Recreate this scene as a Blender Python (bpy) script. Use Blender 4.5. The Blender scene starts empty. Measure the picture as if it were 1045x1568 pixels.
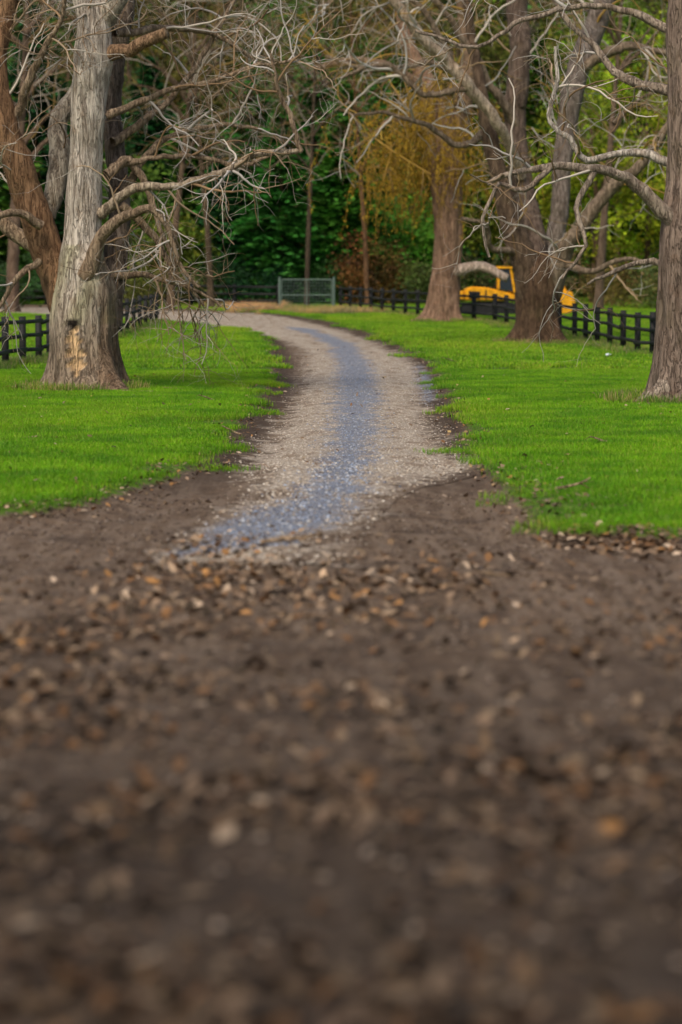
import bpy, math, random, bmesh
import numpy as np
from mathutils import Vector, noise as mn
random.seed(7); rng=np.random.default_rng(7)
F=3702.0; CX=522.5; CY=784.0; HZ=440.0; CAMH=1.7
TH=math.atan((CY-HZ)/F)
D=bpy.data; scene=bpy.context.scene
def link(o,parent=None):
    scene.collection.objects.link(o)
    if parent: o.parent=parent
    return o
# ------------------------------------------------------------ terrain
YP=[-50,3.5,5,7,10,13,16,55,62,70,85,110,130,150,200,260,700]
ZP=[.5,.48,.42,.31,.16,.05,0,0,.04,.15,.42,.70,1.05,2.0,20,34,50]
_yy=np.linspace(-50,700,7501); _zz=np.interp(_yy,YP,ZP)
_zz=np.convolve(np.pad(_zz,10,mode='edge'),np.ones(21)/21,mode='valid')
def zg(x,y): return np.interp(y,_yy,_zz)
def gp(px,py):
    """where the camera ray through an image pixel meets the terrain"""
    c,s=math.cos(TH),math.sin(TH)
    u=(px-CX)/F; v=(CY-py)/F
    dx,dy,dz=u, c+v*s, -s+v*c
    t=np.linspace(2,260,20000)
    z=CAMH+dz*t-zg(0,dy*t)
    i=np.argmax(z<0)
    if z[i]>=0: i=len(t)-1
    return (dx*t[i],dy*t[i])
def poly_sdf(X,Y,P):
    P=np.array(P,float); n=len(P)
    d=np.full(X.shape,1e9); ins=np.zeros(X.shape,bool)
    for i in range(n):
        ax,ay=P[i]; bx,by=P[(i+1)%n]
        ex,ey=bx-ax,by-ay; L=ex*ex+ey*ey+1e-12
        t=np.clip(((X-ax)*ex+(Y-ay)*ey)/L,0,1)
        d=np.minimum(d,np.hypot(X-ax-t*ex,Y-ay-t*ey))
        c=((ay>Y)!=(by>Y))
        xi=ax+(Y-ay)*ex/(ey if abs(ey)>1e-9 else 1e-9)
        ins^=(c&(X<xi))
    return np.where(ins,d,-d)
GL=[gp(*p) for p in [(0,797),(60,790),(110,782),(180,762),(250,740),(300,718),(335,695),(352,665),(372,640),(398,612),(410,590),(417,560),(413,530),(400,516),(370,506),(300,499),(245,494)]]
GL=[(-60,13.5),(-9,15.5)]+GL+[(-12,97),(-22,108),(-60,125),(-200,140),(-200,13)]
GR=[gp(*p) for p in [(1045,828),(950,824),(870,820),(820,800),(790,775),(765,745),(740,712),(724,680),(714,650),(697,620),(682,590),(662,560),(627,537),(590,520),(545,505),(500,493),(440,484),(400,480)]]
GR=[(200,13),(60,14.5)]+GR+[(-7,109),(-14,117),(-26,128),(-60,142),(200,142)]
GRAVEL_L=[(235,868),(275,838),(345,795),(388,755),(385,720),(380,690),(416,655),(446,620),(458,590),(464,560),(462,540),(438,522),(376,508),(300,498),(245,492)]
GRAVEL_R=[(500,868),(520,830),(550,795),(585,765),(625,740),(738,716),(706,690),(664,650),(660,620),(665,595),(650,565),(616,540),(573,521),(520,503),(450,488),(390,480)]
RL=[gp(*p) for p in GRAVEL_L]+[(-13,99),(-24,110),(-60,126)]
RR=[gp(*p) for p in GRAVEL_R]+[(-14,113),(-27,124),(-60,138)]
BLUE=[gp(*p) for p in [(275,846),(330,804),(410,775),(465,748),(500,700),(508,650),(512,600),(515,560),(505,530),(470,511),(430,500),(480,503),(545,527),(572,560),(582,600),(580,650),(576,700),(556,750),(525,795),(450,838)]]
BLUE2=[gp(*p) for p in [(640,560),(645,600),(655,620),(672,610),(668,580),(650,558)]]
def masks(X,Y):
    g=np.maximum(poly_sdf(X,Y,GL),poly_sdf(X,Y,GR))
    p=poly_sdf(X,Y,RL+RR[::-1])
    b=np.maximum(poly_sdf(X,Y,BLUE),poly_sdf(X,Y,BLUE2))
    return g,p,b
def height(X,Y,g):
    z=zg(X,Y)
    gg=np.clip(g/.25+.5,0,1); z=z+.06*gg*gg*(3-2*gg)
    n=(np.sin(X*1.7+np.sin(Y*.9)*1.3)+np.sin(Y*1.3+np.sin(X*1.1)*1.7))*.010
    near=np.clip((22-Y)/10,0,1)
    n+=near*.014*(np.sin(X*7.1+3*np.sin(Y*2.3))*np.sin(Y*6.3+2*np.sin(X*3.1))+.6*np.sin(X*15+Y*9)*np.sin(Y*17-X*4))
    n-=.035*np.exp(-((g+.50)/.22)**2)*(Y<90)
    far=np.clip((Y-145)/40,0,1)
    n+=far*1.2*(np.sin(X*.11)+np.sin(Y*.13+X*.05))
    return z+n
def new_mesh(name,V,Fc,col=None,mat=None,smooth=False,attr='Col',parent=None):
    V=np.asarray(V,np.float32); me=D.meshes.new(name)
    me.vertices.add(len(V)); me.vertices.foreach_set('co',V.ravel())
    if isinstance(Fc,np.ndarray): groups=[Fc]
    else: groups=[f for f in Fc if len(f)]
    li=np.concatenate([f.ravel() for f in groups]).astype(np.int32)
    tot=np.concatenate([np.full(len(f),f.shape[1]) for f in groups]).astype(np.int32)
    st=np.concatenate([[0],np.cumsum(tot)[:-1]]).astype(np.int32)
    me.loops.add(len(li)); me.loops.foreach_set('vertex_index',li)
    me.polygons.add(len(tot)); me.polygons.foreach_set('loop_start',st)
    try: me.polygons.foreach_set('loop_total',tot)
    except Exception: pass
    if smooth: me.polygons.foreach_set('use_smooth',np.ones(len(tot),bool))
    me.update(calc_edges=True)
    if col is not None:
        a=me.color_attributes.new(attr,'FLOAT_COLOR','POINT')
        c=np.asarray(col,np.float32)
        if c.shape[1]==3: c=np.hstack([c,np.ones((len(c),1),np.float32)])
        a.data.foreach_set('color',c.ravel())
    if mat: me.materials.append(mat)
    return link(D.objects.new(name,me),parent)
# ------------------------------------------------------------ materials
def newmat(name):
    m=D.materials.new(name); m.use_nodes=True
    nt=m.node_tree; nt.nodes.clear()
    out=nt.nodes.new('ShaderNodeOutputMaterial'); b=nt.nodes.new('ShaderNodeBsdfPrincipled')
    nt.links.new(b.outputs[0],out.inputs[0]); b.inputs['Specular IOR Level'].default_value=.25
    return m,nt,b,out
class N:
    def __init__(s,nt): s.nt=nt; s.tc=nt.nodes.new('ShaderNodeTexCoord').outputs['Object']
    def _in(s,sock,v):
        if isinstance(v,(int,float)): sock.default_value=v
        elif isinstance(v,tuple): sock.default_value=(v+(1,)) if len(v)==3 and sock.type=='RGBA' else v
        else: s.nt.links.new(v,sock)
    def mapv(s,sc,vec=None):
        m=s.nt.nodes.new('ShaderNodeMapping'); m.inputs['Scale'].default_value=sc
        s.nt.links.new(vec or s.tc,m.inputs[0]); return m.outputs[0]
    def noise(s,scale,detail=4,rough=.6,vec=None,dist=0):
        n=s.nt.nodes.new('ShaderNodeTexNoise'); n.inputs['Scale'].default_value=scale
        n.inputs['Detail'].default_value=detail; n.inputs['Roughness'].default_value=rough; n.inputs['Distortion'].default_value=dist
        s.nt.links.new(vec or s.tc,n.inputs['Vector']); return n.outputs[0]
    def vor(s,scale,vec=None,feature='F1'):
        n=s.nt.nodes.new('ShaderNodeTexVoronoi'); n.feature=feature; n.inputs['Scale'].default_value=scale
        s.nt.links.new(vec or s.tc,n.inputs['Vector']); return n
    def math(s,op,a,b=0.,c=None,clamp=False):
        n=s.nt.nodes.new('ShaderNodeMath'); n.operation=op; n.use_clamp=clamp
        s._in(n.inputs[0],a); s._in(n.inputs[1],b)
        if c is not None: s._in(n.inputs[2],c)
        return n.outputs[0]
    def rng(s,v,a,b,c=0.,d=1.):
        n=s.nt.nodes.new('ShaderNodeMapRange'); n.interpolation_type='SMOOTHSTEP'
        s._in(n.inputs[0],v)
        for i,k in enumerate((a,b,c,d)): n.inputs[i+1].default_value=k
        return n.outputs[0]
    def mix(s,f,a,b,mode='MIX'):
        n=s.nt.nodes.new('ShaderNodeMix'); n.data_type='RGBA'; n.blend_type=mode
        s._in(n.inputs[0],f); s._in(n.inputs[6],a); s._in(n.inputs[7],b); return n.outputs[2]
    def attr(s,name):
        n=s.nt.nodes.new('ShaderNodeAttribute'); n.attribute_name=name
        sp=s.nt.nodes.new('ShaderNodeSeparateColor'); s.nt.links.new(n.outputs['Color'],sp.inputs[0])
        return n.outputs['Color'],sp.outputs[0],sp.outputs[1],sp.outputs[2]
    def bump(s,h,dist,b,strength=1.):
        n=s.nt.nodes.new('ShaderNodeBump'); n.inputs['Distance'].default_value=dist; n.inputs['Strength'].default_value=strength
        s.nt.links.new(h,n.inputs['Height']); s.nt.links.new(n.outputs[0],b.inputs['Normal'])
def earth_mat():
    m,nt,b,_=newmat('earth'); n=N(nt)
    _,mg,mp,mb=n.attr('Mask'); _,ml,mf,mshade=n.attr('Mask2')
    n1=n.noise(1.2,4,.65); n2=n.noise(7,4,.7); n3=n.noise(45,3,.7)
    streak=n.noise(3,4,.65,n.mapv((3.0,.30,1)))
    dirt=n.mix(n.rng(n2,.3,.7),(.066,.040,.022),(.160,.104,.062))
    dirt=n.mix(n.rng(n3,.5,.72,0,.7),dirt,(.24,.17,.11))
    dirt=n.mix(n.rng(streak,.43,.60,0,.65),dirt,(.215,.155,.105))
    dirt=n.mix(n.rng(n1,.50,.70,0,.75),dirt,(.048,.030,.018))
    dirt=n.mix(n.math('MULTIPLY',ml,n.rng(n2,.25,.6,.45,.95)),dirt,(.050,.031,.018))
    dirt=n.mix(mshade,dirt,n.mix(.72,dirt,(.026,.016,.008)))  # foreground shade painted into the soil colour
    v=n.vor(30); v2=n.vor(50)
    vs=nt.nodes.new('ShaderNodeSeparateColor'); nt.links.new(v.outputs['Color'],vs.inputs[0])
    vs2=nt.nodes.new('ShaderNodeSeparateColor'); nt.links.new(v2.outputs['Color'],vs2.inputs[0])
    pale=n.mix(vs.outputs[0],(.33,.265,.195),(.70,.60,.475))
    pale=n.mix(n.rng(v.outputs['Distance'],.35,.62,0,.55),pale,(.20,.15,.10))
    pale=n.mix(n.rng(n.noise(2.2,4,.6,n.mapv((1.6,.6,1))),.49,.62,0,.85),pale,(.25,.18,.12))
    blue=n.mix(vs2.outputs[1],(.10,.12,.165),(.36,.41,.51))
    blue=n.mix(n.rng(vs2.outputs[0],.75,.85,0,.6),blue,(.50,.47,.42))
    blue=n.mix(n.rng(v2.outputs['Distance'],.35,.62,0,.6),blue,(.07,.075,.09))
    jit=n.math('ADD',n.math('MULTIPLY',n.math('SUBTRACT',n1,.5),1.1),n.math('MULTIPLY',n.math('SUBTRACT',n2,.5),.9))
    fp=n.rng(n.math('ADD',mp,jit),.42,.70)
    fb=n.rng(n.math('ADD',mb,jit),.36,.72,0,.9)
    c=n.mix(fp,dirt,pale); c=n.mix(n.math('MULTIPLY',fb,n.rng(mp,.42,.56)),c,blue)
    gcol=n.mix(n.rng(n2,.3,.7),(.045,.095,.004),(.10,.19,.006))
    fg=n.rng(n.math('ADD',mg,n.math('MULTIPLY',n.math('SUBTRACT',n2,.5),.35)),.46,.56)
    c=n.mix(fg,c,gcol)
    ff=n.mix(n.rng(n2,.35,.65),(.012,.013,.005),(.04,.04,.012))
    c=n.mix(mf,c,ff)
    nt.links.new(c,b.inputs['Base Color']); b.inputs['Roughness'].default_value=.95
    h=n.math('ADD',n.math('MULTIPLY',n2,.9),n.math('MULTIPLY',n3,.4))
    h=n.math('ADD',h,n.math('MULTIPLY',n.math('MULTIPLY',n.math('SUBTRACT',1.,v.outputs['Distance']),fp),.5))
    n.bump(h,.045,b); return m
def bark_mat():
    m,nt,b,_=newmat('bark'); n=N(nt); col,_,_,_=n.attr('Col')
    st=n.noise(7,5,.72,n.mapv((1.8,1.8,.25))); fi=n.noise(55,3,.75,n.mapv((1,1,.5))); big=n.noise(1.6,3,.6); pat=n.noise(4.5,4,.6)
    ridge=n.math('ABSOLUTE',n.math('SUBTRACT',n.noise(9,3,.55,n.mapv((1.7,1.7,.22)),.9),.5))
    c=n.mix(n.rng(st,.33,.66),n.mix(1.,col,(.52,.47,.43),'MULTIPLY'),n.mix(1.,col,(1.3,1.26,1.2),'MULTIPLY'))
    c=n.mix(n.rng(ridge,0,.035,.65,0),c,n.mix(1.,col,(.30,.24,.2),'MULTIPLY'))
    c=n.mix(n.rng(fi,.52,.75,0,.4),c,n.mix(1.,col,(1.6,1.5,1.35),'MULTIPLY'))
    c=n.mix(n.rng(pat,.55,.7,0,.45),c,n.mix(1.,col,(.65,.5,.38),'MULTIPLY'))
    c=n.mix(n.rng(big,.5,.7,0,.2),c,(.11,.10,.035))
    nt.links.new(c,b.inputs['Base Color']); b.inputs['Roughness'].default_value=.9
    n.bump(n.math('ADD',n.math('ADD',st,n.math('MULTIPLY',fi,.3)),n.rng(ridge,0,.05,0,.5)),.05,b); return m
def vcol_mat(name,rough=.8,transl=0.,noise_amt=.25,spec=.25,world=False):
    m,nt,b,out=newmat(name); n=N(nt); col,_,_,_=n.attr('Col')
    if world:
        pos=nt.nodes.new('ShaderNodeNewGeometry').outputs['Position']
        a=n.noise(.8,4,.7,pos); a2=n.noise(.22,2,.6,n.mapv((1,.4,1),pos)); a3=n.noise(.4,3,.6,n.mapv((.6,1.3,1),pos))
        c=n.mix(n.rng(a,.35,.65),n.mix(1.,col,(.55,.66,.8),'MULTIPLY'),n.mix(1.,col,(1.2,1.08,1.),'MULTIPLY'))
        c=n.mix(n.rng(a2,.45,.65,0,.6),c,n.mix(1.,col,(1.6,1.12,1.5),'MULTIPLY'))
        c=n.mix(n.rng(a3,.55,.72,0,.6),c,n.mix(1.,col,(.75,.62,1.),'MULTIPLY'))
    elif noise_amt: c=n.mix(n.rng(n.noise(40,2),.35,.65,0,1),n.mix(1.,col,(1-noise_amt,)*3,'MULTIPLY'),n.mix(1.,col,(1+noise_amt,)*3,'MULTIPLY'))
    else: c=col
    nt.links.new(c,b.inputs['Base Color']); b.inputs['Roughness'].default_value=rough; b.inputs['Specular IOR Level'].default_value=spec
    if transl:
        t=nt.nodes.new('ShaderNodeBsdfTranslucent'); nt.links.new(c,t.inputs[0])
        ms=nt.nodes.new('ShaderNodeMixShader'); ms.inputs[0].default_value=transl
        nt.links.new(b.outputs[0],ms.inputs[1]); nt.links.new(t.outputs[0],ms.inputs[2]); nt.links.new(ms.outputs[0],out.inputs[0])
    return m
def plain(name,colr,rough=.6,metal=0.,var=.3,scale=12):
    m,nt,b,_=newmat(name); n=N(nt); k=n.noise(scale,5,.7)
    c=n.mix(n.rng(k,.3,.7),tuple(x*(1-var) for x in colr),tuple(min(1,x*(1+var)) for x in colr))
    nt.links.new(c,b.inputs['Base Color']); b.inputs['Roughness'].default_value=rough; b.inputs['Metallic'].default_value=metal
    n.bump(k,.005,b); return m
EARTH=earth_mat(); BARK=bark_mat(); LEAF=vcol_mat('foliage',.7,.25,0); LITTER=vcol_mat('dry_leaves',.85,0,0)
TWIG=vcol_mat('twig_bark',.85,0,0)
GRASSM=vcol_mat('grass_blades',.6,.25,.15,world=True); STONE=vcol_mat('stones',.85,0,0)
# ------------------------------------------------------------ ground
def nonuni(segs):
    r=[]
    for a,b,s in segs: r.append(np.arange(a,b,s))
    return np.concatenate(r+[[segs[-1][1]]])
xs=nonuni([(-700,-100,60),(-100,-30,6),(-30,-14,.8),(-14,14,.11),(14,30,.8),(30,100,6),(100,700,60)])
ys=nonuni([(-60,0,10),(0,3,.5),(3,18,.05),(18,32,.1),(32,60,.2),(60,118,.4),(118,160,1.5),(160,260,5),(260,700,40)])
def sheet(name,X,Y,dz):
    g,p,b=masks(X,Y); Z=height(X,Y,g)+dz
    V=np.stack([X,Y,Z],-1).reshape(-1,3); r,c=X.shape
    i=np.arange(r*c).reshape(r,c)
    Fq=np.stack([i[:-1,:-1],i[:-1,1:],i[1:,1:],i[1:,:-1]],-1).reshape(-1,4)
    enc=lambda s,w:np.clip(.5+s/w,0,1)
    M=np.stack([enc(g,1.),enc(p,1.4),enc(b,.9),np.ones_like(g)],-1).reshape(-1,4)
    forest=np.clip((Y-128)/14,0,1); near_shade=np.clip((12.5-Y)/7.5,0,1)  # last mask: painted shade, deepening over the ground toward the camera
    verge=np.exp(-((g+.22)/.30)**2)*np.clip((Y-19)/4,0,1)*np.clip((105-Y)/10,0,1)
    M2=np.stack([verge,forest,near_shade,np.ones_like(g)],-1).reshape(-1,4)
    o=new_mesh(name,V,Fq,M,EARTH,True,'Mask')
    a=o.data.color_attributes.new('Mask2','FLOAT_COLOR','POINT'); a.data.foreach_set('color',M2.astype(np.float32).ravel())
    return o
X,Y=np.meshgrid(xs,ys); sheet('ground',X,Y,0)
def resamp(P,n):
    P=np.array(P,float); idx=np.linspace(0,len(P)-1,n); k=np.arange(len(P)); return np.stack([np.interp(idx,k,P[:,0]),np.interp(idx,k,P[:,1])],1)
A=resamp(RL,420); B=resamp(RR,420); w=np.linspace(-.12,1.12,50)[None,:,None]
Rd=A[:,None,:]*(1-w)+B[:,None,:]*w
sheet('gravel_road',Rd[...,0],Rd[...,1],.006)
# ------------------------------------------------------------ mesh collector
class Col:
    def __init__(s): s.V=[];s.F=[];s.C=[];s.n=0
    def add(s,V,Fq,C):
        s.V.append(V); s.F.append(Fq+s.n); s.C.append(C); s.n+=len(V)
    def tube(s,P,R,k,col,disp=None,cap=False):
        P=np.asarray(P,float); R=np.asarray(R,float); n=len(P)
        T=np.gradient(P,axis=0); T/=np.linalg.norm(T,axis=1)[:,None]+1e-9
        m=np.abs(T.mean(0)); ref=np.zeros(3); ref[np.argmin(m)]=1
        U=np.cross(T,ref); U/=np.linalg.norm(U,axis=1)[:,None]+1e-9; W=np.cross(T,U)
        a=np.linspace(0,2*np.pi,k,endpoint=False)
        dirs=U[:,None,:]*np.cos(a)[None,:,None]+W[:,None,:]*np.sin(a)[None,:,None]
        rr=np.repeat(R[:,None],k,1)
        if disp is not None: rr=disp(P,rr,dirs)
        V=(P[:,None,:]+dirs*rr[...,None]).reshape(-1,3)
        i=np.arange(n*k).reshape(n,k); j=np.roll(i,-1,1)
        Fq=np.stack([i[:-1],j[:-1],j[1:],i[1:]],-1).reshape(-1,4)
        C=np.broadcast_to(np.asarray(col,float),(n*k,3)).copy() if not callable(col) else col(V)
        if cap:
            V=np.vstack([V,P[-1]]); C=np.vstack([C,[.45,.36,.24]]); e=i[-1]
            c=n*k; Fc=np.stack([e[0::2],e[1::2],np.roll(e[0::2],-1),np.full(len(e[0::2]),c)],-1); Fq=np.vstack([Fq,Fc])
        s.add(V,Fq,C)
    def rhomb(s,Cc,A,Bv,col):
        V=np.stack([Cc+A,Cc+Bv,Cc-A,Cc-Bv],1).reshape(-1,3)
        s.add(V,np.arange(len(V)).reshape(-1,4),np.repeat(col,4,0))
    def make(s,name,mat,smooth=True,parent=None):
        return new_mesh(name,np.vstack(s.V),np.vstack(s.F),np.vstack(s.C),mat,smooth,parent=parent)
def smooth_path(P,step):
    P=np.array(P,float); Q=np.vstack([2*P[0]-P[1],P,2*P[-1]-P[-2]]); out=[]
    for i in range(1,len(Q)-2):
        p0,p1,p2,p3=Q[i-1:i+3]; L=np.linalg.norm(p2[:3]-p1[:3]); m=max(2,int(L/step)); t=np.linspace(0,1,m,endpoint=False)[:,None]
        out.append(.5*((2*p1)+(-p0+p2)*t+(2*p0-5*p1+4*p2-p3)*t*t+(-p0+3*p1-3*p2+p3)*t**3))
    out.append(P[-1:]); return np.vstack(out)
def rv():
    v=rng.normal(size=3); return v/np.linalg.norm(v)
def grow(p,d,L,r,nseg,wob,grav):
    P=[p]; d=d/np.linalg.norm(d); st=L/nseg
    for i in range(nseg):
        d=d+rv()*wob+np.array([0,0,grav]); d/=np.linalg.norm(d); P.append(P[-1]+d*st)
    return np.array(P),np.linspace(r,r*.4,nseg+1)
def spawn(col,P,R,lvl,cfg,t0=.12):
    seg=np.linalg.norm(np.diff(P,axis=0),axis=1); L=seg.sum(); cum=np.r_[0,np.cumsum(seg)]
    n=rng.poisson(max(.3,L*(1-t0)*cfg['dens'][lvl]))
    for _ in range(n):
        t=(t0+(1-t0)*rng.random()**.8)*L; i=min(len(seg)-1,np.searchsorted(cum,t)-1); i=max(i,0)
        f=(t-cum[i])/(seg[i]+1e-9); p=P[i]+(P[i+1]-P[i])*f; r0=R[i]
        if cfg.get('zmax') and p[2]>cfg['zmax'] and lvl>=1 and rng.random()<.6: continue
        T=(P[i+1]-P[i])/(seg[i]+1e-9); q=rv(); q-=T*q.dot(T); q/=np.linalg.norm(q)+1e-9
        q=q*np.array([1,.7,1])
        d=T*rng.uniform(.3,.9)+q*.9+np.array([0,0,cfg['up']])
        ln=cfg['len'][lvl]*rng.uniform(.45,1.35); r=min(r0*.65,cfg['rad'][lvl]*rng.uniform(.7,1.3))
        Q,RR2=grow(p,d,ln,r,cfg['seg'][lvl],cfg['wob'],cfg['grav'][lvl])
        cc=cfg['cols'][rng.integers(len(cfg['cols']))]*rng.uniform(.7,1.2)
        col.tube(Q,RR2,[6,4,3,3][lvl],cc)
        if lvl+1<len(cfg['dens']): spawn(col,Q,RR2,lvl+1,cfg,.1)
def bark_disp(amp,flare=0,zb=0,ph=0,scar=None):
    def f(P,rr,dirs):
        n,k=rr.shape; a=np.linspace(0,2*np.pi,k,endpoint=False)[None,:]
        z=(P[:,2]-zb)[:,None]
        out=rr.copy()
        if flare:
            e=np.exp(-np.maximum(z,0)/.26)
            out=out*(1+flare*e*(.45+.7*np.maximum(0,np.cos(5*a+ph))**2+.35*np.cos(2*a+ph*2)))
            out=out*(1+.08*np.cos(5*a+ph)*np.exp(-np.maximum(z,0)/1.6)+.04*np.cos(3*a+z*.8))
        for i in range(n):
            for j in range(k):
                q=P[i]+dirs[i,j]*rr[i,j]
                out[i,j]+=rr[i,j]*amp*(mn.noise(Vector((q[0]*7,q[1]*7,q[2]*1.4)))+1.1*mn.noise(Vector((q[0]*2.2,q[1]*2.2,q[2]*1.1)))+.45*mn.noise(Vector((q[0]*16,q[1]*16,q[2]*3))))
        if scar is not None:
            V=P[:,None,:]+dirs*out[...,None]; out=out-.055*scar(V)
        return out
    return f
PALE=np.array([.36,.32,.26]); BROWN=np.array([.20,.13,.08]); GREYB=np.array([.25,.20,.16])
def tree(name,bx,by,mains,cfg,trunkcols,ph=0.,nospawn=(),colfn=None,coarse=1.,scarf=None):
    gx,gy=gp(bx,by); s=gy/F; zb=float(zg(gx,gy))+.03
    C=Col(); TW=Col()
    for mi,M in enumerate(mains):
        Q=[((px-CX)*s,gy+dy,zb+(by-py)*s,r*s) for (px,py,dy,r) in M]
        big=M[0][3]*s>.22; trunk=mi==0
        P=smooth_path(Q,(.05 if trunk else (.08 if big else .12))*coarse)
        R=np.maximum(P[:,3],.008); P=P[:,:3]
        if not trunk:
            wob=np.cumsum(rng.normal(size=P.shape)*(.008 if big else .018),axis=0); wob-=np.linspace(0,1,len(P))[:,None]*wob[-1]*.7; P=P+wob
        c=trunkcols[mi] if mi in trunkcols else trunkcols['d']
        k=(56 if trunk else (24 if big else 10))
        if coarse>1: k=min(k,20)
        fn=(lambda V,c=c:colfn(V,c,gx,gy,zb)) if (colfn and trunk) else c
        sc=(lambda V:scarf(V,gy,zb)) if (scarf and trunk) else None
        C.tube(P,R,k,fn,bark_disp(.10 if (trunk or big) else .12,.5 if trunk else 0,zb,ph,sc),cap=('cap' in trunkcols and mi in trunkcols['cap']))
        if mi in nospawn: continue
        spawn(TW,P,R,0,cfg,.35 if trunk else .12)
    o=C.make(name,BARK); TW.make('twigs',TWIG,parent=o)
    return o,(gx,gy,s,zb)
cfgL=dict(dens=[2.3,4.2,5.0],len=[1.3,.72,.38],rad=[.021,.011,.0072],seg=[10,7,5],wob=.34,grav=[-.03,-.06,-.04],up=.08,zmax=6.8,
  cols=[np.array([.50,.44,.36]),np.array([.33,.24,.15]),np.array([.25,.16,.085]),np.array([.45,.41,.36])])
def scarmask(V,gy,zb):
    s=gy/F; px=V[...,0]/s+CX; py=603-(V[...,2]-zb)/s
    hw=11.5*np.clip(1-np.abs((py-540)/44)**3,0,1)*(1+.22*np.sin(py*.35)+.15*np.sin(py*.9))
    return np.clip((hw-np.abs(px-122-np.sin(py*.07)*3))/2.5,0,1)*(V[...,1]<gy)
def scarcol(V,c,gx,gy,zb):
    C=np.broadcast_to(c,(len(V),3)).copy(); s=gy/F
    px=V[:,0]/s+CX; py=603-(V[:,2]-zb)/s; front=V[:,1]<gy
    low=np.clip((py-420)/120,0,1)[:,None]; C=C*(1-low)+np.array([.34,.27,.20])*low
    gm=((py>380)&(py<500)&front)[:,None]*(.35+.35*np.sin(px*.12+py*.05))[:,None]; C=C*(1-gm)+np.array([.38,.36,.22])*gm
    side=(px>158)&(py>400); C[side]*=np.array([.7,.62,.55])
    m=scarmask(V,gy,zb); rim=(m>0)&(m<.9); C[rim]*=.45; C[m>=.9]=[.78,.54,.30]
    m2=front&(((px-119)/8)**2+((py-497)/8)**2<1); C[m2]=[.02,.015,.01]
    return C
leftM=[
 [(132,614,0,56),(130,560,0,53),(130,500,0,51),(132,450,0,47),(128,400,0,36),(130,350,0,29),(134,250,0,26),(140,170,0,26),(148,90,0,28),(148,40,0,25),(125,-30,0,18),(100,-120,.3,14),(80,-300,.5,8),(60,-480,.7,3)],
 [(148,70,0,20),(183,10,-.1,17),(225,-60,0,15),(260,-200,0,10),(270,-350,0,5)],
 [(158,500,.25,28),(174,430,.4,21),(186,340,.6,17),(180,250,.8,16),(174,150,1,15),(190,20,1.2,13),(210,-150,1.5,9),(240,-330,1.5,4)],
 [(108,480,.1,30),(80,400,.2,26),(60,330,.2,25),(38,260,.1,23),(15,180,0,20),(5,100,0,18),(25,20,.1,15),(60,-80,.3,11),(70,-250,.3,6)],
 [(82,395,.4,13),(30,372,.6,12),(-20,330,.6,12),(-80,250,.8,8),(-150,180,1,5)],
 [(68,335,.5,16),(84,235,.8,17),(76,190,.9,15),(110,130,1.2,12),(130,40,1.5,8),(110,-80,1.7,5)],
 [(168,92,0,12),(215,80,-.3,10),(263,66,-.5,9)],
 [(135,425,-.4,13),(158,368,-.6,10),(205,338,-.8,7.5),(240,328,-1,6),(262,352,-1.1,4.5),(278,400,-1.1,3)],
 [(158,335,-.1,9),(215,300,-.4,7),(280,290,-.7,5.5),(345,270,-.9,5),(400,246,-1,4.5),(468,238,-1,4)],
 [(466,240,-1,4),(450,185,-1,4),(436,150,-1.1,3),(425,100,-1.2,2)],
 [(165,275,0,9),(202,250,.3,7),(230,290,.3,6),(245,340,.2,4.5),(265,390,.1,3.5),(302,440,0,2.5)],
 [(170,262,.2,7),(230,245,.3,4.5),(300,242,.5,4),(370,255,.6,3.5),(425,235,.6,2)],
 [(165,185,0,7),(230,150,.3,5),(300,128,.5,4),(380,108,.5,3),(455,88,.5,2)],
 [(172,220,.5,8),(215,180,.9,6),(260,140,1.2,5),(320,60,1.4,4),(360,-20,1.6,3)],
 [(176,425,.2,7),(225,432,.3,4.5),(280,442,.3,3),(335,470,.3,2)],
 [(66,405,-.2,6),(30,430,-.4,4.5),(5,475,-.5,3)],
 [(70,350,-.2,8),(30,330,-.5,6),(-10,350,-.8,4),(-40,400,-.9,3)],
 [(180,60,0,7),(260,40,.8,5),(330,50,1.2,4),(410,110,1.5,2.5)],
 [(185,320,.4,7),(240,380,.4,5),(260,420,.3,4),(310,470,.3,2)],
 [(184,300,.5,7),(250,215,.8,5),(330,190,1.2,4),(400,200,1.4,2.5)],
 [(20,200,0,8),(60,120,-.4,6),(100,60,-.6,4),(120,10,-.8,3)],
]
tree('bare_tree',130,603,leftM,cfgL,{0:np.array([.56,.51,.44]),1:PALE*1.3,2:GREYB*.8,3:np.array([.26,.155,.085]),5:PALE*1.1,6:np.array([.34,.22,.13]),8:np.array([.42,.35,.26]),'d':np.array([.33,.25,.17]),'cap':[6]},1.0,nospawn=(6,),colfn=scarcol,scarf=scarmask)
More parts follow.
